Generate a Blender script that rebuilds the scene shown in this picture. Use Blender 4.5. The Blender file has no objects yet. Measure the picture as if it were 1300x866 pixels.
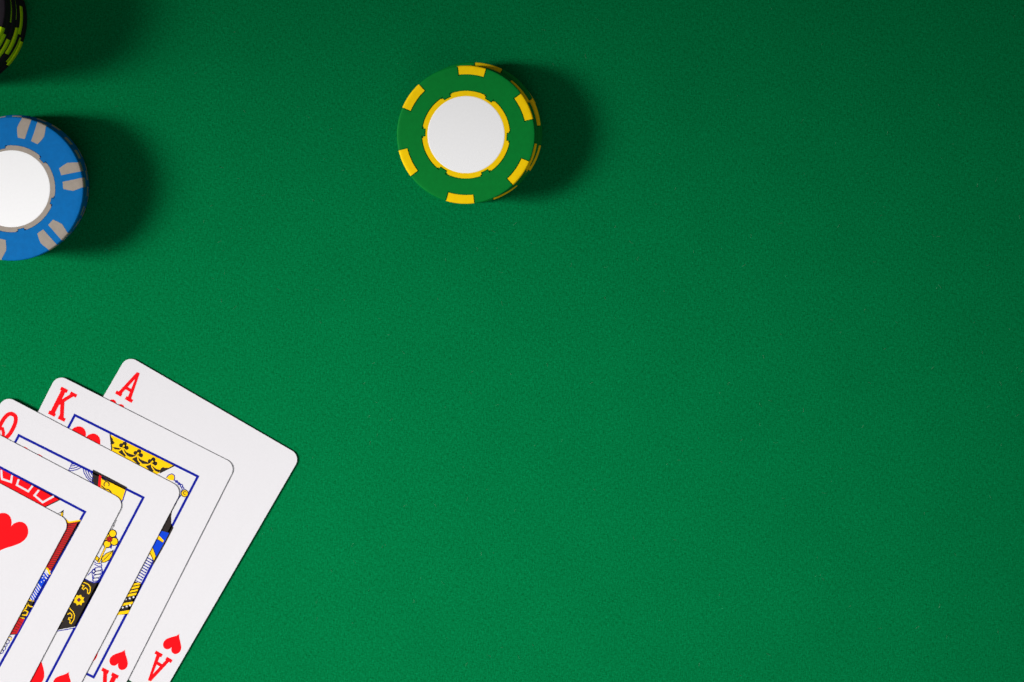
import bpy, bmesh, math, random
from mathutils import Vector

# ------------------------------------------------------------------ camera, world, light, exposure
MM = 0.001
S = 4.04                      # photograph pixels per millimetre on the felt
D = 466.0                     # camera height above the felt, mm
NX, NY = 480.0, 230.0         # point of the table straight below the lens (the photograph is a crop)
def table(px, py):            # photograph pixel -> millimetres on the table
    return ((px - 650.0) / S, (433.0 - py) / S)
CX, CY = table(NX, NY)
def at(px, py, z=0.0):        # millimetres at height z
    x, y = table(px, py); k = (D - z) / D
    return (CX + (x - CX) * k, CY + (y - CY) * k)

scene = bpy.context.scene
col = scene.collection
cam_d = bpy.data.cameras.new('camera')
cam = bpy.data.objects.new('camera', cam_d); col.objects.link(cam)
cam.location = (CX * MM, CY * MM, D * MM)
cam_d.sensor_width = 36.0
cam_d.lens = 36.0 * D / (1300.0 / S)
cam_d.shift_x = (650.0 - NX) / 1300.0
cam_d.shift_y = (NY - 433.0) / 1300.0
cam_d.clip_start = 0.01; cam_d.clip_end = 20.0
cam_d.dof.use_dof = True
cam_d.dof.focus_distance = (D - 6.0) * MM
cam_d.dof.aperture_fstop = 9.0
scene.camera = cam

world = bpy.data.worlds.new('World'); scene.world = world
world.use_nodes = True
bg = world.node_tree.nodes['Background']
bg.inputs['Color'].default_value = (0.93, 0.96, 1.0, 1)
bg.inputs['Strength'].default_value = 0.115

KEY, FILL = 2.85, 0.42
def area_light(name, loc, target, size, power, color, spread):
    d = bpy.data.lights.new(name, 'AREA'); d.shape = 'SQUARE'
    d.size = size; d.energy = power; d.color = color; d.spread = math.radians(spread)
    o = bpy.data.objects.new(name, d); col.objects.link(o)
    o.location = loc
    o.rotation_euler = (Vector(target) - Vector(loc)).to_track_quat('-Z', 'Y').to_euler()
    return o
area_light('key_softbox', (-0.850, -0.250, 0.335), (-0.37, -0.255, 0.0), 0.68, KEY, (1.0, 0.985, 0.97), 25.0)
area_light('fill_softbox', (0.0, -0.70, 1.0), (0.0, -0.15, 0.0), 0.90, FILL, (0.97, 0.985, 1.0), 62.0)

scene.view_settings.view_transform = 'Standard'
scene.view_settings.look = 'None'
scene.view_settings.exposure = 0.0
scene.view_settings.gamma = 1.0

# ------------------------------------------------------------------ materials
def new_mat(name):
    m = bpy.data.materials.new(name); m.use_nodes = True
    return m, m.node_tree.nodes, m.node_tree.links, m.node_tree.nodes['Principled BSDF']

def noise(n, l, coord, scale, detail=3.0, rough=0.6):
    t = n.new('ShaderNodeTexNoise'); t.inputs['Scale'].default_value = scale
    t.inputs['Detail'].default_value = detail; t.inputs['Roughness'].default_value = rough
    l.new(coord, t.inputs['Vector']); return t

def mat_surface(name, c, rough=0.45, spec=0.4, var=0.06, scale=900.0, bump=0.0, coat=0.0):
    m, n, l, p = new_mat(name)
    tc = n.new('ShaderNodeTexCoord')
    t = noise(n, l, tc.outputs['Object'], scale)
    r = n.new('ShaderNodeValToRGB')
    r.color_ramp.elements[0].position = 0.3; r.color_ramp.elements[1].position = 0.7
    r.color_ramp.elements[0].color = tuple(v * (1 - var) for v in c) + (1,)
    r.color_ramp.elements[1].color = tuple(min(1, v * (1 + var)) for v in c) + (1,)
    l.new(t.outputs['Fac'], r.inputs['Fac']); l.new(r.outputs['Color'], p.inputs['Base Color'])
    t2 = noise(n, l, tc.outputs['Object'], scale * 0.25, 4.0)
    mr = n.new('ShaderNodeMapRange')
    mr.inputs['To Min'].default_value = max(0.05, rough - 0.1); mr.inputs['To Max'].default_value = rough + 0.1
    l.new(t2.outputs['Fac'], mr.inputs['Value']); l.new(mr.outputs['Result'], p.inputs['Roughness'])
    p.inputs['Specular IOR Level'].default_value = spec
    p.inputs['Coat Weight'].default_value = coat; p.inputs['Coat Roughness'].default_value = 0.25
    if bump:
        b = n.new('ShaderNodeBump'); b.inputs['Strength'].default_value = bump
        b.inputs['Distance'].default_value = 0.00012
        l.new(t.outputs['Fac'], b.inputs['Height']); l.new(b.outputs['Normal'], p.inputs['Normal'])
    return m

def mat_felt():
    m, n, l, p = new_mat('green_felt')
    tc = n.new('ShaderNodeTexCoord'); co = tc.outputs['Object']
    fine = noise(n, l, co, 2100.0, 4.0, 0.7)
    warp = n.new('ShaderNodeMapping'); warp.inputs['Scale'].default_value = (900, 2600, 1)
    warp.inputs['Rotation'].default_value = (0, 0, 0.6)
    l.new(co, warp.inputs['Vector'])
    fib = noise(n, l, warp.outputs['Vector'], 1.0, 3.0, 0.6)
    weft = n.new('ShaderNodeMapping'); weft.inputs['Scale'].default_value = (2600, 800, 1)
    weft.inputs['Rotation'].default_value = (0, 0, 0.2)
    l.new(co, weft.inputs['Vector'])
    fib2 = noise(n, l, weft.outputs['Vector'], 1.0, 3.0, 0.6)
    blot = noise(n, l, co, 45.0, 3.0, 0.55)
    a = n.new('ShaderNodeMath'); a.operation = 'ADD'; l.new(fine.outputs['Fac'], a.inputs[0]); l.new(fib.outputs['Fac'], a.inputs[1])
    b = n.new('ShaderNodeMath'); b.operation = 'ADD'; l.new(a.outputs[0], b.inputs[0]); l.new(fib2.outputs['Fac'], b.inputs[1])
    c = n.new('ShaderNodeMapRange'); c.inputs['From Min'].default_value = 1.1; c.inputs['From Max'].default_value = 1.9
    l.new(b.outputs[0], c.inputs['Value'])
    r = n.new('ShaderNodeValToRGB')
    r.color_ramp.elements[0].color = (0.0, 0.096, 0.021, 1); r.color_ramp.elements[1].color = (0.0008, 0.220, 0.069, 1)
    l.new(c.outputs['Result'], r.inputs['Fac'])
    mx = n.new('ShaderNodeMix'); mx.data_type = 'RGBA'; mx.blend_type = 'MULTIPLY'
    mx.inputs['Factor'].default_value = 1.0
    r2 = n.new('ShaderNodeValToRGB')
    r2.color_ramp.elements[0].position = 0.3; r2.color_ramp.elements[1].position = 0.7
    r2.color_ramp.elements[0].color = (0.94, 0.94, 0.94, 1); r2.color_ramp.elements[1].color = (1, 1, 1, 1)
    l.new(blot.outputs['Fac'], r2.inputs['Fac'])
    l.new(r.outputs['Color'], mx.inputs['A']); l.new(r2.outputs['Color'], mx.inputs['B'])
    l.new(mx.outputs['Result'], p.inputs['Base Color'])
    p.inputs['Roughness'].default_value = 0.95; p.inputs['Specular IOR Level'].default_value = 0.015
    bp = n.new('ShaderNodeBump'); bp.inputs['Strength'].default_value = 0.35; bp.inputs['Distance'].default_value = 0.0002
    l.new(b.outputs[0], bp.inputs['Height']); l.new(bp.outputs['Normal'], p.inputs['Normal'])
    return m

M = {
    'felt': mat_felt(),
    'lint': mat_surface('pale_lint', (0.10, 0.30, 0.17), 0.9, 0.1),
    'card': mat_surface('white_card_stock', (0.67, 0.654, 0.674), 0.42, 0.3, 0.012, 1500.0, 0.05),
    'red': mat_surface('red_ink', (0.80, 0.004, 0.008), 0.55, 0.06, 0.04, 1500.0),
    'darkred': mat_surface('dark_red_ink', (0.50, 0.012, 0.014), 0.55, 0.06, 0.04, 1500.0),
    'navy': mat_surface('navy_ink', (0.004, 0.010, 0.28), 0.55, 0.06, 0.06, 1500.0),
    'blue': mat_surface('blue_ink', (0.004, 0.05, 0.58), 0.55, 0.06, 0.05, 1500.0),
    'black': mat_surface('black_ink', (0.026, 0.020, 0.018), 0.55, 0.06, 0.1, 1500.0),
    'yellow': mat_surface('yellow_ink', (0.93, 0.56, 0.004), 0.55, 0.06, 0.03, 1500.0),
    'white': mat_surface('white_ink_gap', (0.67, 0.654, 0.674), 0.55, 0.06, 0.012, 1500.0),
    'purple': mat_surface('purple_ink', (0.16, 0.01, 0.14), 0.55, 0.06, 0.05, 1500.0),
    'chip_green': mat_surface('green_chip_plastic', (0.0, 0.190, 0.025), 0.62, 0.10, 0.05, 700.0, 0.03),
    'chip_yellow': mat_surface('yellow_chip_plastic', (0.93, 0.60, 0.0), 0.62, 0.10, 0.04, 700.0, 0.03),
    'chip_blue': mat_surface('blue_chip_plastic', (0.0, 0.138, 0.42), 0.62, 0.10, 0.06, 700.0, 0.03),
    'chip_grey': mat_surface('warm_grey_chip_plastic', (0.34, 0.29, 0.245), 0.62, 0.10, 0.06, 700.0, 0.03),
    'chip_black': mat_surface('black_chip_plastic', (0.016, 0.012, 0.017), 0.62, 0.10, 0.1, 700.0, 0.03),
    'chip_lime': mat_surface('lime_chip_plastic', (0.58, 0.86, 0.0), 0.62, 0.10, 0.05, 700.0, 0.03),
    'label': mat_surface('white_paper_label', (0.92, 0.913, 0.917), 0.5, 0.25, 0.01, 1200.0),
}

# ------------------------------------------------------------------ helpers
def mesh_obj(name, verts, faces, mats, parent=None, smooth=False, face_mats=None):
    me = bpy.data.meshes.new(name)
    me.from_pydata([(v[0] * MM, v[1] * MM, v[2] * MM) for v in verts], [], faces)
    for m in (mats if isinstance(mats, (list, tuple)) else [mats]):
        me.materials.append(m)
    if face_mats:
        for f, i in zip(me.polygons, face_mats): f.material_index = i
    if smooth:
        for f in me.polygons: f.use_smooth = True
    me.update()
    o = bpy.data.objects.new(name, me); col.objects.link(o)
    if parent: o.parent = parent
    return o
def fix_normals(o):
    bm = bmesh.new(); bm.from_mesh(o.data)
    bmesh.ops.recalc_face_normals(bm, faces=bm.faces[:]); bm.to_mesh(o.data); bm.free()
def sharp(o, deg=35):
    for f in o.data.polygons: f.use_smooth = True
    o.data.set_sharp_from_angle(angle=math.radians(deg))
def empty(name, loc, rz, label, cat, group=None):
    o = bpy.data.objects.new(name, None); col.objects.link(o)
    o.empty_display_size = 0.01
    o.location = (loc[0] * MM, loc[1] * MM, loc[2] * MM); o.rotation_euler = (0, 0, rz)
    o['label'] = label; o['category'] = cat
    if group: o['group'] = group
    return o

# ------------------------------------------------------------------ the table
N = 1600.0
felt = mesh_obj('table_felt', [(-N, -N, 0), (N, -N, 0), (N, N, 0), (-N, N, 0)], [(0, 1, 2, 3)], M['felt'])
felt['kind'] = 'structure'; felt['label'] = 'green felt table surface with a fine fibrous grain'

random.seed(4)
lv, lf = [], []
for i in range(520):
    x, y = at(random.uniform(-200, 1500), random.uniform(-200, 1060))
    a = random.uniform(0, math.tau); L = random.uniform(0.35, 1.5); bend = random.uniform(-1.2, 1.2)
    r = random.uniform(0.014, 0.028); pts = []
    for k in range(5):
        pts.append((x, y, 0.03 + 0.12 * math.sin(math.pi * k / 4) * random.random()))
        x += math.cos(a) * L / 4; y += math.sin(a) * L / 4; a += bend / 4
    b0 = len(lv)
    for k, p in enumerate(pts):
        q = pts[min(k + 1, 4)]; o_ = pts[max(k - 1, 0)]
        dx, dy = q[0] - o_[0], q[1] - o_[1]; d = math.hypot(dx, dy) or 1
        nx, ny = -dy / d * r, dx / d * r
        lv += [(p[0] + nx, p[1] + ny, p[2]), (p[0] - nx, p[1] - ny, p[2]), (p[0], p[1], p[2] + r * 1.4)]
    for k in range(4):
        for j in range(3):
            lf.append((b0 + 3 * k + j, b0 + 3 * k + (j + 1) % 3, b0 + 3 * k + 3 + (j + 1) % 3, b0 + 3 * k + 3 + j))
lint = mesh_obj('lint_fibres', lv, lf, M['lint'])
lint['kind'] = 'stuff'; lint['label'] = 'tiny pale loose fibres lying on the green felt'; lint['category'] = 'lint'

# ------------------------------------------------------------------ poker chips
CH = 3.3                                                   # thickness of a chip
def rim_path(R, r_in, n_top=3, b=0.5):
    """points along the chip's skin from radius r_in on top, over the rim, to the lower edge"""
    H = CH; pts = []
    for i in range(n_top):
        pts.append((r_in + (R - b - r_in) * i / n_top, H, 0.0, 1.0))
    for i in range(5):
        a = math.pi / 2 * i / 4
        pts.append((R - b + b * math.sin(a), H - b + b * math.cos(a), math.sin(a), math.cos(a)))
    for i in range(1, 5):
        a = math.pi / 2 * (1 + i / 4)
        pts.append((R - b + b * math.sin(a), b + b * math.cos(a), math.sin(a), math.cos(a)))
    return pts

def build_body(name, R, mat, spots, spot_half, spot_in, ring_r, notch_r, notches, notch_half, gap=0.28, depth=0.35):
    """spots / notches: centre angles in degrees. Pockets are sunk where the inserts sit."""
    e = 0.03
    g_ang = math.degrees(gap / R)
    th = set(round(a * 3.0, 4) for a in range(120))
    def ab(a): th.add(round(a % 360, 4))
    for s in spots:
        for sg in (-1, 1):
            ab(s + sg * (spot_half + g_ang)); ab(s + sg * (spot_half + g_ang + 0.12))
    for s in notches:
        for sg in (-1, 1):
            ab(s + sg * notch_half); ab(s + sg * (notch_half + 0.12))
    th = sorted(th)
    rr = [0.0, notch_r + gap - e, notch_r + gap, ring_r + gap - e, ring_r + gap]
    rr += [(ring_r + gap + (spot_in - gap)) / 2]
    rings = [(r, CH, 0, 1) for r in rr]
    if spots:
        rings += [(spot_in - gap - e, CH, 0, 1)]
        rp = rim_path(R, spot_in - gap)
    else:
        rp = rim_path(R, spot_in)
    n_pre = len(rings)
    rings += rp
    rings += [(R - 1.5, 0.0, 0, -1), (0.0, 0.0, 0, -1)]
    def near(t, cs, half):
        return any(abs((t - c + 180) % 360 - 180) <= half + 1e-3 for c in cs)
    V, F = [], []
    for k, (r, z, nr, nz) in enumerate(rings):
        for t in th:
            d = 0.0
            in_spot = spots and n_pre <= k < len(rings) - 2 and near(t, spots, spot_half + g_ang)
            if in_spot: d = depth
            in_notch = near(t, notches, notch_half)
            if k in (0, 1) or (k in (2, 3) and not in_notch): d = depth
            a = math.radians(t)
            r2, z2 = r - nr * d, z - nz * d
            V.append((r2 * math.cos(a), r2 * math.sin(a), z2))
    n = len(th)
    for k in range(len(rings) - 1):
        for j in range(n):
            F.append((k * n + j, (k + 1) * n + j, (k + 1) * n + (j + 1) % n, k * n + (j + 1) % n))
    o = mesh_obj(name, V, F, mat)
    bm = bmesh.new(); bm.from_mesh(o.data)
    bmesh.ops.remove_doubles(bm, verts=bm.verts[:], dist=1e-7)
    bmesh.ops.recalc_face_normals(bm, faces=bm.faces[:]); bm.to_mesh(o.data); bm.free()
    sharp(o, 30)
    return o

def solid_sheet(name, cols, mat, up, down):
    """cols: list of columns of (x, y, z, nx, ny, nz); a closed solid between offsets up and -down"""
    nc, nr = len(cols), len(cols[0]); V, F = [], []
    for off in (up, -down):
        for c in cols:
            for (x, y, z, nx, ny, nz) in c:
                V.append((x + nx * off, y + ny * off, z + nz * off))
    idx = lambda s, i, j: s * nc * nr + i * nr + j
    for i in range(nc - 1):
        for j in range(nr - 1):
            F.append((idx(0, i, j), idx(0, i, j + 1), idx(0, i + 1, j + 1), idx(0, i + 1, j)))
            F.append((idx(1, i, j), idx(1, i + 1, j), idx(1, i + 1, j + 1), idx(1, i, j + 1)))
    for i in range(nc - 1):
        for j in (0, nr - 1):
            F.append((idx(0, i, j), idx(0, i + 1, j), idx(1, i + 1, j), idx(1, i, j)))
    for j in range(nr - 1):
        for i in (0, nc - 1):
            F.append((idx(0, i, j), idx(0, i, j + 1), idx(1, i, j + 1), idx(1, i, j)))
    o = mesh_obj(name, V, F, mat); fix_normals(o); sharp(o, 40)
    return o

def bar_spot(R, half, r_in, mat, up=0.0):
    cols = []
    path = rim_path(R, r_in)
    for i in range(9):
        a = math.radians(-half + 2 * half * i / 8); c, s = math.cos(a), math.sin(a)
        cols.append([(r * c, r * s, z, nr * c, nr * s, nz) for (r, z, nr, nz) in path])
    return solid_sheet('edge_spot', cols, mat, up, 0.5)

def shield_spot(R, sgn, mat):
    """one half of a pair of shield-shaped inlays; axis of the pair along +x"""
    prof = [(.046, .712), (.10, .705), (.145, .700), (.175, .765), (.198, .83)]
    cols = []
    for v, u in prof:
        v_r = .046 + (v - .046) * .134 / .152
        r_in = math.hypot(u, v) * R; a_in = math.atan2(v, u); a_out = math.asin(v_r)
        path = rim_path(R, r_in, 4); c_ = []
        for k, (r, z, nr, nz) in enumerate(path):
            f = min(1.0, k / 4.0); a = sgn * (a_in + (a_out - a_in) * f)
            c, s = math.cos(a), math.sin(a)
            c_.append((r * c, r * s, z, nr * c, nr * s, nz))
        cols.append(c_)
    return solid_sheet('edge_spot', cols, mat, 0.035, 0.4)

def ring_part(r0, r1, rn, notches, half, mat, z):
    th = set(round(a * 3.0, 4) for a in range(120))
    for s in notches:
        for sg in (-1, 1):
            th.add(round((s + sg * half) % 360, 4)); th.add(round((s + sg * (half + .3)) % 360, 4))
            th.add(round((s + sg * (half + 2.2)) % 360, 4)); th.add(round((s + sg * (half + 2.5)) % 360, 4))
    th = sorted(th); cols = []
    for t in th + [th[0]]:
        d = min(abs((t - c + 180) % 360 - 180) for c in notches)
        ro = rn if d <= half + .01 else (r1 - 0.28 * (r1 - rn) if d <= half + 2.21 else r1)
        a = math.radians(t); c, s = math.cos(a), math.sin(a)
        cols.append([(r0 * c, r0 * s, z, 0, 0, 1), (ro * c, ro * s, z, 0, 0, 1)])
    return solid_sheet('inlay_ring', cols, mat, 0.0, 0.5)

def label_part(r, mat, z):
    V, F = [], []; n = 96
    ringz = [(r * 0.95, z), (r * 0.985, z), (r, z - 0.05), (r, z - 0.4)]
    V.append((0, 0, z))
    for rr, zz in ringz:
        for i in range(n):
            a = math.tau * i / n; V.append((rr * math.cos(a), rr * math.sin(a), zz))
    for i in range(n):
        F.append((0, 1 + i, 1 + (i + 1) % n))
        for k in range(3):
            F.append((1 + k * n + i, 1 + (k + 1) * n + i, 1 + (k + 1) * n + (i + 1) % n, 1 + k * n + (i + 1) % n))
    o = mesh_obj('paper_label', V, F, mat); fix_normals(o)
    return o

def design(kind):
    """list of (part name, mesh, local turn) for one kind of chip; meshes are shared by its copies"""
    parts = []; protos = []
    if kind == 'green':
        R = 21.0; half = 11.7; r_in = 0.872 * R; mats = ('chip_green', 'chip_yellow')
        notch0 = 32.0
        body = build_body('chip_body', R, M['chip_green'], [60 * k for k in range(6)], half, r_in, .632 * R, .585 * R, [notch0 + 60 * k for k in range(6)], 4.5)
        sp = bar_spot(R, half, r_in, M['chip_yellow'])
        ring = ring_part(.552 * R, .632 * R, .585 * R, [notch0 + 60 * k for k in range(6)], 4.5 + .9, M['chip_yellow'], CH - .03)
        lab = label_part(.556 * R, M['label'], CH + .02)
        parts = [('chip_body', body, 0)] + [('edge_spot', sp, 60 * k) for k in range(6)] + [('inlay_ring', ring, 0), ('paper_label', lab, 0)]
    if kind == 'blue':
        R = 21.85
        notch0 = 31.5
        body = build_body('chip_body', R, M['chip_blue'], [], 0, .8 * R, .602 * R, .565 * R, [notch0 + 60 * k for k in range(6)], 4.0, gap=0.1)
        a = shield_spot(R, 1, M['chip_grey']); b = shield_spot(R, -1, M['chip_grey'])
        ring = ring_part(.53 * R, .602 * R, .565 * R, [notch0 + 60 * k for k in range(6)], 4.0 + .6, M['chip_grey'], CH - .02)
        lab = label_part(.535 * R, M['label'], CH + .02)
        parts = [('chip_body', body, 0)]
        for k in range(6): parts += [('edge_spot', a, 60 * k), ('edge_spot', b, 60 * k)]
        parts += [('inlay_ring', ring, 0), ('paper_label', lab, 0)]
    if kind == 'black':
        R = 21.3; half = 11.7; r_in = 0.83 * R
        notch0 = 30.0
        body = build_body('chip_body', R, M['chip_black'], [60 * k for k in range(6)], half, r_in, .63 * R, .585 * R, [notch0 + 60 * k for k in range(6)], 4.5)
        sp = bar_spot(R, half, r_in, M['chip_lime'])
        ring = ring_part(.552 * R, .63 * R, .585 * R, [notch0 + 60 * k for k in range(6)], 4.5 + .9, M['chip_lime'], CH - .03)
        lab = label_part(.556 * R, M['label'], CH + .02)
        parts = [('chip_body', body, 0)] + [('edge_spot', sp, 60 * k) for k in range(6)] + [('inlay_ring', ring, 0), ('paper_label', lab, 0)]
    return parts

def place_stack(kind, chips, labels, group):
    """chips: from the top down, (apparent centre in the photograph, turn in degrees)"""
    parts = design(kind); n = len(chips)
    for i, (px, py, turn) in enumerate(chips):
        z0 = (n - 1 - i) * (CH + 0.03)
        x, y = at(px, py, z0 + CH)
        e = empty('poker_chip', (x, y, z0), math.radians(turn), labels[i], 'poker chip', group)
        for nm, proto, a in parts:
            c = proto.copy(); c.name = nm; col.objects.link(c); c.parent = e
            c.rotation_euler = (0, 0, math.radians(a))
    for o in {p[1] for p in parts}:
        bpy.data.objects.remove(o)

green = [(591.7, 171.0, 25), (595.5, 170.2, -20), (600.0, 165.6, 16), (602.6, 168.0, -23), (600.2, 172.4, 0)]
ordn = ['topmost', 'second from the top', 'third from the top', 'fourth from the top', 'fifth from the top',
        'sixth from the top', 'seventh from the top', 'eighth from the top', 'lowest']
def names(n, text):
    out = []
    for i in range(n):
        w = 'lowest' if i == n - 1 else ordn[i]
        out.append(text.format(w))
    return out
place_stack('green', green, names(5, 'green chip with yellow edge spots, {} in the lone green stack'), 'chips in the green and yellow stack')

blue = [(14.8, 239.7, 11.5), (17.5, 237.6, 34), (19.5, 236.0, 2), (21.0, 236.2, 22), (22.0, 237.5, 45)]
place_stack('blue', blue, names(5, 'blue chip with grey edge spots, {} of the stack at left edge'), 'chips in the blue and grey stack')

black = []
turns = [-28, -33, 3, -35, 7, -22, -4, -28, -31]
jit = [(0, 0), (1, -1), (-1, 1), (1.5, 0), (-1, 0), (0.5, 1), (1, -1), (-1, .5), (0, 0)]
for i in range(9):
    f = i / 8
    black.append((-85 + 30 * f + jit[i][0], 9 + 15 * f + jit[i][1], turns[i]))
place_stack('black', black, names(9, 'black chip with lime edge spots, {} in the stack in the corner'), 'chips in the black and lime stack')

# ------------------------------------------------------------------ playing cards
CW, CL, CT, PITCH = 63.0, 88.0, 0.25, 0.31
LAY = 0.009
class Ink:
    """flat printing on one card: polygons in card millimetres (x right, y up, origin at the card's middle)"""
    def __init__(self): self.v, self.f, self.m, self.mats = [], [], [], []
    def mi(self, name):
        if name not in self.mats: self.mats.append(name)
        return self.mats.index(name)
    def poly(self, pts, mat, layer=1):
        b = len(self.v); z = CT + LAY * layer
        self.v += [(p[0], p[1], z) for p in pts]; self.f.append(tuple(range(b, b + len(pts)))); self.m.append(self.mi(mat))
    def stroke(self, pts, w, mat, layer=1, closed=False):
        n = len(pts); L, R_ = [], []
        for i, p in enumerate(pts):
            a = pts[(i - 1) % n] if (closed or i > 0) else None
            c = pts[(i + 1) % n] if (closed or i < n - 1) else None
            def unit(q, r):
                d = math.hypot(r[0] - q[0], r[1] - q[1]) or 1e-9
                return ((r[0] - q[0]) / d, (r[1] - q[1]) / d)
            d1 = unit(a, p) if a else unit(p, c); d2 = unit(p, c) if c else d1
            n1 = (-d1[1], d1[0]); n2 = (-d2[1], d2[0])
            mx, my = n1[0] + n2[0], n1[1] + n2[1]; mm = math.hypot(mx, my)
            if mm < 0.3: mx, my, k = n1[0], n1[1], 1.0
            else:
                mx, my = mx / mm, my / mm; k = min(2.0, 1.0 / max(0.4, mx * n1[0] + my * n1[1]))
            L.append((p[0] + mx * k * w / 2, p[1] + my * k * w / 2)); R_.append((p[0] - mx * k * w / 2, p[1] - my * k * w / 2))
        for i in range(n if closed else n - 1):
            j = (i + 1) % n
            self.poly([R_[i], R_[j], L[j], L[i]], mat, layer)
    def disc(self, c, r, mat, layer=1, n=14, ry=None, rot=0.0):
        ry = ry or r; cr, sr = math.cos(rot), math.sin(rot); P = []
        for i in range(n):
            a = math.tau * i / n; x, y = r * math.cos(a), ry * math.sin(a)
            P.append((c[0] + x * cr - y * sr, c[1] + x * sr + y * cr))
        self.poly(P, mat, layer)
    def circle(self, c, r, w, mat, layer=1, n=16, a0=0, a1=360):
        full = a1 - a0 >= 360
        P = [(c[0] + r * math.cos(math.radians(a0 + (a1 - a0) * i / n)), c[1] + r * math.sin(math.radians(a0 + (a1 - a0) * i / n))) for i in range(n if full else n + 1)]
        self.stroke(P, w, mat, layer, full)
    def build(self, name, parent, turned=False):
        v = [(-x, -y, z) for x, y, z in self.v] if turned else self.v
        o = mesh_obj(name, v, self.f, [M[k] for k in self.mats], parent, face_mats=self.m)
        bm = bmesh.new(); bm.from_mesh(o.data)
        for f in bm.faces:
            f.normal_update()
            if f.normal.z < 0: f.normal_flip()
        bm.to_mesh(o.data); bm.free()
        return o

def heart_pts(cx, top, w, h, n=44):
    """heart upright, lobes' tops at y = top"""
    P = []
    for i in range(n):
        t = math.tau * i / n
        x = 16 * math.sin(t) ** 3; y = 13 * math.cos(t) - 5 * math.cos(2 * t) - 2 * math.cos(3 * t) - math.cos(4 * t)
        P.append((cx + x / 32.0 * w, top - (11.95 - y) / 28.95 * h))
    return P

def letter(ink, ch, cx, top, w=6.1, h=9.2, t=1.02):
    def q(x, y): return (cx + x * w / 2, top - y * h)
    def ser(x, y, l=0.30): ink.stroke([q(x - l, y), q(x + l, y)], 1.1, 'red', 2)
    if ch == 'A':
        ink.stroke([q(-.62, .95), q(.02, .02)], 1.1, 'red'); ink.poly([q(-.06, 0), q(.16, 0), q(.74, .95), q(.34, .95)], 'red', 3)
        ink.stroke([q(-.36, .66), q(.46, .66)], 1.0, 'red', 4)
        ser(-.66, .955, .34); ser(.56, .955, .40)
    elif ch == 'K':
        ink.stroke([q(-.52, .04), q(-.52, .96)], 1.5, 'red'); ink.stroke([q(.55, .04), q(-.50, .60)], 1.1, 'red', 3)
        ink.stroke([q(-.16, .40), q(.60, .96)], 1.25, 'red', 4)
        for x, y in ((-.52, .045), (-.52, .955)): ser(x, y, .38)
        ser(.56, .045, .36); ser(.60, .955, .38)
    elif ch == 'Q':
        P = []
        for i in range(32):
            a = math.tau * i / 32
            x = math.cos(a); y = math.sin(a)
            P.append(q(.66 * math.copysign(abs(x) ** .8, x), .47 - .45 * math.copysign(abs(y) ** .85, y)))
        ink.stroke(P, 1.25, 'red', 1, True)
        ink.stroke([q(-.62, .66), q(-.30, .62), q(-.02, .72), q(.25, .95), q(.80, .98)], 1.0, 'red', 2)
    elif ch == 'J':
        ink.stroke([q(.25, .04), q(.25, .72), q(.12, .88), q(-.15, .95), q(-.45, .88), q(-.58, .70)], 1.1, 'red'); ser(.25, .045, .5)
    elif ch == '10':
        ink.stroke([q(-.72, .0), q(-.72, 1.0)], 1.0, 'red')
        P = [q(.28 + .44 * math.cos(math.tau * i / 28), .5 - .47 * math.sin(math.tau * i / 28)) for i in range(28)]
        ink.stroke(P, .95, 'red', 1, True)

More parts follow.
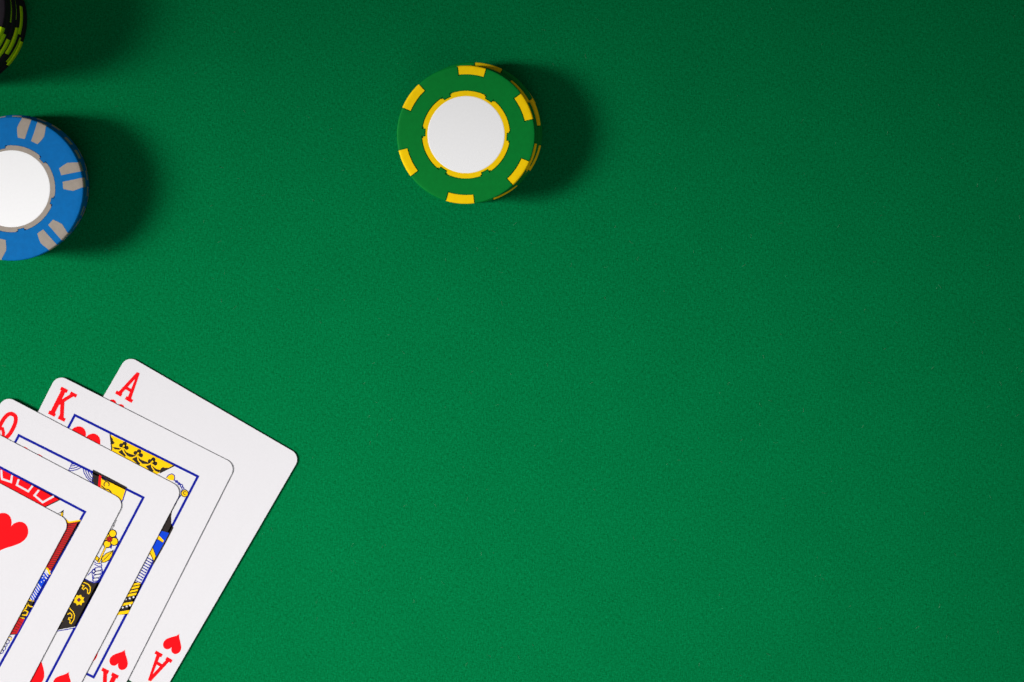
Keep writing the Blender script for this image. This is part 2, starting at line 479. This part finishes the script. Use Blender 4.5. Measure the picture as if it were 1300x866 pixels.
class Card:
    def __init__(self, i, px, py, ang, rank, label):
        self.z = i * PITCH; self.zt = self.z + CT
        x, y = at(px, py, self.zt); self.c = (x, y); self.a = -math.radians(ang)
        self.e = empty('playing_card', (x, y, self.z + 0.30), self.a, label, 'playing card', 'fanned playing cards')
        self.stock(); self.rank = rank
        for turned in (False, True):
            k = Ink(); letter(k, rank, -CW / 2 + (5.1 if rank == 'Q' else 5.75), CL / 2 - (3.9 if rank == 'Q' else 3.0)); k.build('index_letter', self.e, turned)
            k = Ink(); k.poly(heart_pts(-CW / 2 + 5.0, CL / 2 - 14.2, 6.0, 6.4), 'red'); k.build('index_heart', self.e, turned)
    def stock(self):
        P = []; r = 3.2
        for sx, sy, a0 in ((1, 1, 0), (-1, 1, 90), (-1, -1, 180), (1, -1, 270)):
            for k in range(9):
                a = math.radians(a0 + 90 * k / 8)
                P.append((sx * (CW / 2 - r) + r * math.cos(a), sy * (CL / 2 - r) + r * math.sin(a)))
        n = len(P); V = []; F = []
        lv = [(0.0, 0.05), (0.05, 0.0), (CT - 0.05, 0.0), (CT, 0.05)]
        for z, ins in lv:
            for (x, y) in P:
                V.append((x * (1 - ins / 40), y * (1 - ins / 50), z))
        F.append(tuple(range(n - 1, -1, -1))); F.append(tuple(range(3 * n, 4 * n)))
        for k in range(3):
            for i in range(n): F.append((k * n + i, k * n + (i + 1) % n, (k + 1) * n + (i + 1) % n, (k + 1) * n + i))
        mesh_obj('card_stock', V, F, M['card'], self.e)
    def p(self, px, py):                       # photograph pixel -> card millimetres
        x, y = at(px, py, self.zt); dx, dy = x - self.c[0], y - self.c[1]
        c, s = math.cos(-self.a), math.sin(-self.a)
        return (dx * c - dy * s, dx * s + dy * c)
    def z_(self, reg):                          # reader for points measured in an enlarged detail
        ox, oy, s = reg
        return lambda *pts: [self.p(ox + x / s, oy + y / s) for x, y in pts]
    def frame(self, tl, tr, br):
        k = Ink(); tl, tr, br = self.p(*tl), self.p(*tr), self.p(*br)
        bl = (tl[0] + br[0] - tr[0], tl[1] + br[1] - tr[1])
        k.stroke([tl, tr, br, bl], 0.78, 'navy', 1, True); k.build('border_frame', self.e)
        self.f = (tl, tr, br, bl)
    def court_pips(self, dx=5.8, dy=2.75):
        tl = self.f[0]
        k = Ink(); k.poly(heart_pts(tl[0] + dx, tl[1] - dy, 10.2, 10.9), 'red', 1)
        k.build('heart_pip', self.e); k.build('heart_pip', self.e, True)
    def picture(self, k):
        k.build('court_picture', self.e); k.build('court_picture', self.e, True)

Z4 = (120, 440, 4.329); Z5 = (0, 470, 5.094); Z6 = (60, 480, 4.329); Z7 = (0, 620, 3.52)
R1 = (0, 570, 9.625); RB = (60, 520, 12.37); RC = (130, 540, 8.657); R4 = (140, 620, 8.66)
R5 = (90, 700, 8.66); R6 = (60, 660, 6.18); R7 = (0, 660, 4.2); RL = (20, 780, 8.125)

# the ace, lowest of the fan
ace = Card(0, 182.8, 668.5, 30.1, 'A', 'ace of hearts, lowest of the fanned cards and farthest right')
k = Ink(); k.poly(heart_pts(0, 8.5, 16.0, 17.0), 'red'); k.build('heart_pip', ace.e)

# the king
king = Card(1, 106.2, 691.2, 26.8, 'K', 'king of hearts with yellow crown, lying directly on the ace')
king.frame((95.2, 526.9), (251.3, 604.7), (119.1, 859.4)); king.court_pips(6.2, 2.3)
k = Ink(); g = king.z_(RC); s = 1 / 8.657 / S
k.poly(g((88, 100), (790, 440), (640, 515), (560, 560), (90, 330), (104, 250)), 'yellow', 1)
k.stroke(g((86, 92), (104, 250), (92, 330)), 13 * s, 'black', 3); k.stroke(g((793, 440), (632, 520)), 13 * s, 'black', 3)
k.poly(g((88, 115), (118, 150), (116, 166), (136, 188), (124, 206), (102, 206)), 'black', 2)
for cx, cy in ((240, 215), (398, 298), (555, 388)):
    for dx, dy, r in ((6, -13, 25), (-32, 4, 23), (28, 30, 23), (2, 12, 22)):
        k.disc(g((cx + dx, cy + dy))[0], r * s, 'black', 2)
    k.disc(g((cx - 3, cy + 8))[0], 11 * s, 'yellow', 3)
k.poly(g((110, 236), (150, 240), (190, 250), (208, 250), (190, 268), (140, 262)), 'black', 2)
for P in (((238, 255), (262, 290), (300, 310), (350, 325), (376, 330), (350, 350), (290, 345), (250, 300)),
          ((396, 345), (418, 372), (450, 385), (500, 405), (530, 410), (500, 425), (440, 420), (405, 385)),
          ((550, 440), (572, 462), (600, 480), (640, 490), (625, 518), (585, 500), (556, 470))):
    k.poly(g(*P), 'black', 2)
for P in (((175, 292), (214, 266), (262, 330), (250, 345)), ((325, 368), (378, 340), (425, 420), (400, 435)), ((478, 448), (532, 425), (566, 500), (540, 520))):
    k.poly(g(*P), 'black', 2)
for P in (((105, 268), (150, 280), (195, 270), (222, 250), (234, 225)), ((228, 240), (236, 290), (275, 340), (325, 358), (370, 340), (390, 310)),
          ((386, 320), (394, 380), (430, 425), (475, 438), (520, 425), (545, 400)), ((540, 410), (545, 455), (575, 500), (610, 525))):
    k.stroke(g(*P), 12 * s, 'yellow', 4)
k.poly(g((630, 505), (645, 470), (670, 456), (690, 466), (718, 462), (722, 478), (645, 518)), 'black', 2)
k.poly(g((700, 575), (728, 545), (765, 530), (792, 548), (795, 580), (785, 605), (740, 600)), 'yellow', 1)
k.stroke(g((705, 572), (728, 545), (765, 530), (792, 548), (797, 580), (785, 605)), 9 * s, 'navy', 2)
k.stroke(g((790, 600), (825, 615), (850, 640), (880, 650), (892, 690), (925, 712), (945, 738)), 8 * s, 'navy', 2)
k.stroke(g((795, 600), (830, 632), (858, 655), (865, 680), (880, 700), (868, 725), (868, 765)), 8 * s, 'navy', 3)
for cx, cy in ((815, 615), (842, 640), (868, 662), (885, 690)): k.circle(g((cx, cy))[0], 13 * s, 6 * s, 'navy', 4, 10)
k.disc(g((906, 746))[0], 40 * s, 'yellow', 4); k.circle(g((906, 746))[0], 38 * s, 8 * s, 'black', 5)
k.circle(g((908, 742))[0], 17 * s, 7 * s, 'black', 5, 10, 40, 330)
k.stroke(g((870, 760), (840, 800), (790, 880)), 9 * s, 'navy', 2)
g = king.z_(R4); s = 1 / 8.66 / S
k.stroke(g((770, 65), (720, 175), (680, 245)), 5 * s, 'black', 2)
k.poly(g((684, 232), (672, 300), (672, 380), (690, 425), (640, 500), (500, 470), (600, 370)), 'black', 1)
k.poly(g((560, 465), (650, 488), (600, 590), (512, 760), (395, 620)), 'blue', 2)
k.stroke(g((690, 425), (600, 600), (505, 770), (470, 830)), 16 * s, 'black', 4)
k.poly(g((500, 495), (540, 520), (592, 572), (580, 592), (500, 540)), 'yellow', 3); k.stroke(g((500, 548), (525, 560), (578, 594)), 7 * s, 'black', 4)
k.poly(g((450, 630), (470, 660), (500, 745), (478, 795), (430, 720)), 'yellow', 3); k.stroke(g((462, 640), (482, 680), (505, 750)), 6 * s, 'black', 4)
k.stroke(g((430, 700), (455, 735), (478, 798)), 8 * s, 'black', 4)
g = king.z_(R5)
k.poly(g((880, 0), (905, 95), (930, 100), (945, 60)), 'black', 1)
for i in range(9):
    f = i / 8; cx, cy = 872 - 118 * f, 82 + 215 * f
    k.stroke(g((cx - 40, cy - 22), (cx + 22, cy + 14)), 11 * s, 'navy', 2); k.disc(g((cx + 22, cy + 14))[0], 9 * s, 'navy', 3, 8)
k.stroke(g((670, 305), (720, 322), (785, 352)), 9 * s, 'navy', 3)
k.poly(g((680, 318), (785, 360), (630, 690), (470, 700)), 'black', 1)
for y0, h_ in ((330, 26), (368, 26), (408, 24), (446, 30), (545, 30), (638, 40)):
    f = (y0 - 325) / 365.0; xl = 672 - 195 * f; xr = 783 - 150 * f
    k.poly(g((xl, y0 + 26), (xr - 6, y0 + 4), (xr - 6 - h_ * .4, y0 + h_ + 2), (xl - h_ * .5, y0 + h_ + 26)), 'yellow', 2)
for cx, cy in ((605, 525), (648, 515), (690, 501), (572, 615), (615, 603), (652, 590)): k.disc(g((cx, cy))[0], 11 * s, 'white', 3, 10)
king.picture(k)

# the queen
queen = Card(2, 36.8, 718.6, 27.6, 'Q', 'queen of hearts holding a flower, lying between king and jack')
queen.frame((24.2, 552.6), (182.1, 631.5), (48.2, 886.4)); queen.court_pips(6.3, 2.25)
k = Ink(); g = queen.z_(R1); s = 1 / 9.625 / S
k.stroke(g((882, 168), (862, 215), (838, 266), (810, 300)), 9 * s, 'navy', 2)
for P in (((840, 264), (890, 262), (940, 250), (1000, 222)), ((858, 236), (905, 232), (950, 216), (975, 205)), ((870, 206), (905, 204), (935, 190)), ((878, 184), (900, 182), (915, 176)),
          ((1015, 228), (1030, 290), (1060, 345), (1110, 395), (1150, 420)), ((1045, 245), (1060, 300), (1090, 350), (1130, 385)), ((1075, 258), (1088, 300), (1110, 340), (1140, 362)), ((1105, 270), (1118, 300), (1140, 325))):
    k.stroke(g(*P), 11 * s, 'navy', 2)
g = queen.z_(Z5); s = 1 / 5.094 / S
k.poly(g((602, 642), (655, 670), (645, 780), (590, 750), (598, 690)), 'black', 1)
k.poly(g((642, 675), (657, 684), (650, 780), (632, 770)), 'red', 2)
k.poly(g((655, 684), (818, 768), (795, 838), (760, 845), (640, 790)), 'yellow', 1)
k.stroke(g((602, 648), (700, 698), (820, 762)), 14 * s, 'black', 3); k.stroke(g((818, 766), (795, 838), (780, 860)), 7 * s, 'navy', 4)
k.circle(g((690, 737))[0], 17 * s, 6 * s, 'black', 3, 12, -10, 250)
k.stroke(g((660, 700), (685, 712), (700, 704)), 8 * s, 'black', 3); k.stroke(g((655, 745), (680, 766), (705, 772), (722, 790)), 7 * s, 'black', 3)
k.stroke(g((676, 700), (690, 722)), 6 * s, 'black', 2)
g = queen.z_(R6); s = 1 / 6.18 / S
k.stroke(g((545, 0), (525, 45), (495, 100)), 4 * s, 'black', 1); k.disc(g((524, 45))[0], 6 * s, 'black', 2, 8)
pet = ((514, 106, 26), (526, 168, 27), (472, 188, 25), (462, 130, 26))
for cx, cy, r in pet: k.disc(g((cx, cy))[0], (r + 8) * s, 'black', 2)
for cx, cy, r in pet: k.disc(g((cx, cy))[0], r * s, 'yellow', 3)
k.disc(g((490, 150))[0], 25 * s, 'black', 4, 8); k.disc(g((490, 150))[0], 20 * s, 'darkred', 5, 8)
k.circle(g((490, 150))[0], 10 * s, 4 * s, 'black', 6, 8)
for P in (((532, 122), (550, 134), (538, 142)), ((490, 205), (512, 192), (505, 226), (488, 216))): k.poly(g(*P), 'navy', 3)
k.stroke(g((460, 210), (432, 270), (404, 335)), 17 * s, 'black', 2); k.stroke(g((460, 210), (432, 270), (404, 335)), 9 * s, 'yellow', 3)
leaf = ((425, 332), (432, 292), (462, 262), (518, 238), (508, 282), (488, 312), (455, 330))
k.poly(g(*leaf), 'yellow', 3); k.stroke(g(*leaf), 6 * s, 'black', 4, True); k.stroke(g((425, 330), (470, 288), (512, 244)), 5 * s, 'black', 5)
k.poly(g((395, 325), (372, 300), (375, 270), (408, 298)), 'yellow', 3); k.stroke(g((395, 325), (372, 300), (375, 270), (408, 298)), 5 * s, 'black', 4, True)
k.stroke(g((350, 310), (385, 340), (425, 342), (430, 360), (400, 362), (370, 345)), 6 * s, 'navy', 3)
for cx, cy, rx, ry in ((400, 385, 30, 15), (398, 412, 34, 14), (392, 440, 32, 14), (382, 466, 26, 13), (366, 400, 12, 16)):
    P = [(cx + rx * math.cos(math.tau * i / 16), cy + ry * math.sin(math.tau * i / 16) - 0.18 * rx * math.cos(math.tau * i / 16)) for i in range(16)]
    k.stroke(g(*P), 6 * s, 'navy', 4, True)
k.stroke(g((318, 434), (350, 402), (380, 372)), 6 * s, 'navy', 3); k.stroke(g((350, 402), (356, 440), (362, 486)), 6 * s, 'navy', 3)
k.stroke(g((425, 365), (436, 400), (424, 440), (408, 480)), 6 * s, 'navy', 3)
k.poly(g((284, 452), (330, 478), (372, 492), (428, 452), (400, 520), (225, 836), (140, 850), (70, 866), (-10, 866)), 'black', 1)
k.stroke(g((270, 445), (320, 474), (365, 492), (410, 482)), 7 * s, 'navy', 2)
k.stroke(g((60, 868), (140, 854), (222, 838)), 5 * s, 'white', 2); k.stroke(g((60, 874), (140, 860), (222, 846)), 7 * s, 'navy', 3)
st = [(250 + (46 if i % 2 == 0 else 33) * math.cos(math.tau * i / 16 + .35), 627 + (46 if i % 2 == 0 else 33) * math.sin(math.tau * i / 16 + .35)) for i in range(16)]
k.poly(g(*st), 'yellow', 2); k.poly(g((250, 607), (268, 625), (250, 645), (232, 627)), 'black', 3); k.poly(g((250, 614), (261, 626), (250, 639), (239, 627)), 'purple', 4)
for P in (((278, 488), (298, 492), (325, 505), (340, 530), (338, 560), (328, 578), (318, 572), (318, 545), (302, 530), (285, 545), (275, 535), (290, 515), (272, 510)),
          ((160, 668), (182, 698), (205, 720), (216, 748), (210, 780), (190, 812), (178, 806), (182, 785), (168, 778), (172, 766), (192, 768), (196, 745), (180, 728), (160, 740))):
    k.stroke(g(*P), 7 * s, 'yellow', 2)
k.poly(g((100, 790), (112, 775), (125, 797)), 'yellow', 2)
queen.picture(k)

# the jack
jack = Card(3, -37.0, 734.0, 27.7, 'J', 'jack of hearts with red cap, second from the top of the fan')
jack.frame((-47.8, 567.7), (108.0, 649.7), (-31.7, 901.4)); jack.court_pips(6.0, 2.7)
k = Ink(); g = jack.z_(R1); s = 1 / 9.625 / S
k.poly(g((-120, 175), (0, 238), (720, 598), (740, 614), (540, 712), (480, 720), (0, 470), (-120, 420)), 'red', 1)
k.stroke(g((-100, 395), (0, 448), (130, 512), (280, 590)), 34 * s, 'blue', 2); k.stroke(g((265, 575), (400, 650), (545, 722)), 26 * s, 'black', 3)
k.stroke(g((540, 712), (744, 612)), 13 * s, 'black', 3)
for P in (((18, 255), (26, 364), (138, 402), (150, 318)), ((232, 368), (208, 438), (348, 516), (402, 448)), ((478, 500), (424, 566), (524, 650), (660, 575))):
    k.stroke(g(*P), 24 * s, 'white', 3)
k.poly(g((680, 808), (782, 740), (772, 850), (740, 860)), 'black', 1); k.poly(g((705, 800), (748, 772), (742, 800), (728, 822)), 'white', 2)
k.poly(g((752, 785), (768, 770), (764, 838), (745, 815)), 'yellow', 2)
g = jack.z_(R7); s = 1 / 4.2 / S
k.poly(g((345, -5), (366, 12), (432, 2), (428, 12), (276, 272), (220, 250), (330, 60)), 'darkred', 1)
k.stroke(g((352, -2), (368, 12), (430, 2)), 8 * s, 'yellow', 3); k.stroke(g((358, 18), (372, 22), (426, 13)), 4 * s, 'black', 3)
for i in range(22):
    f = i / 21; cx, cy = 392 - 140 * f, 30 + 226 * f
    k.stroke(g((cx - 50, cy - 4), (cx + 28, cy + 4)), 3.2 * s, 'black', 2)
k.stroke(g((228, 242), (256, 262), (268, 290)), 9 * s, 'yellow', 3)
k.poly(g((235, 270), (262, 292), (182, 442), (130, 420)), 'blue', 1)
for f in (0.03, .12): k.stroke(g((235 - 105 * f + 8, 272 + 150 * f), (240 - 80 * f + 20, 296 + 150 * f)), 6 * s, 'white', 2)
for cx, cy in ((236, 322), (228, 308), (222, 330), (240, 300)): k.disc(g((cx, cy))[0], 3.4 * s, 'white', 2, 8)
for i in range(7):
    f = i / 6; cx, cy = 208 - 42 * f, 345 + 72 * f
    k.stroke(g((cx - 16, cy - 22), (cx + 10, cy + 18)), 5.5 * s, 'white', 2)
k.poly(g((150, 405), (188, 440), (130, 530), (60, 520)), 'black', 1)
for P in (((150, 425), (182, 432)), ((140, 440), (160, 460), (176, 462)), ((112, 492), (135, 480), (150, 490), (142, 508), (120, 505)), ((90, 510), (112, 522), (132, 524)), ((150, 440), (140, 470), (120, 478))):
    k.stroke(g(*P), 6 * s, 'yellow', 2)
k.poly(g((95, 515), (132, 528), (92, 606), (20, 612)), 'darkred', 2)
for i in range(5):
    f = i / 4; k.stroke(g((90 - 40 * f, 530 + 60 * f), (122 - 36 * f, 552 + 44 * f)), 3 * s, 'black', 3)
k.stroke(g((30, 612), (92, 608)), 4 * s, 'black', 4)
for cx, cy in ((52, 630), (40, 648), (28, 664), (20, 684), (8, 700)): k.circle(g((cx, cy))[0], 11 * s, 4 * s, 'navy', 2, 12)
k.stroke(g((44, 625), (62, 630), (56, 645)), 5 * s, 'yellow', 3)
jack.picture(k)

# the ten
ten = Card(4, -107.2, 758.2, 28.2, '10', 'ten of hearts, topmost of the fan, showing one plump red heart')
for x in (-15.9, 15.9):
    for y in (36.7, 16.8):
        k = Ink(); k.poly(heart_pts(x, y, 11.9, 12.6), 'red'); k.build('heart_pip', ten.e); k.build('heart_pip', ten.e, True)
k = Ink(); k.poly(heart_pts(0, 25.2, 11.9, 12.6), 'red'); k.build('heart_pip', ten.e); k.build('heart_pip', ten.e, True)
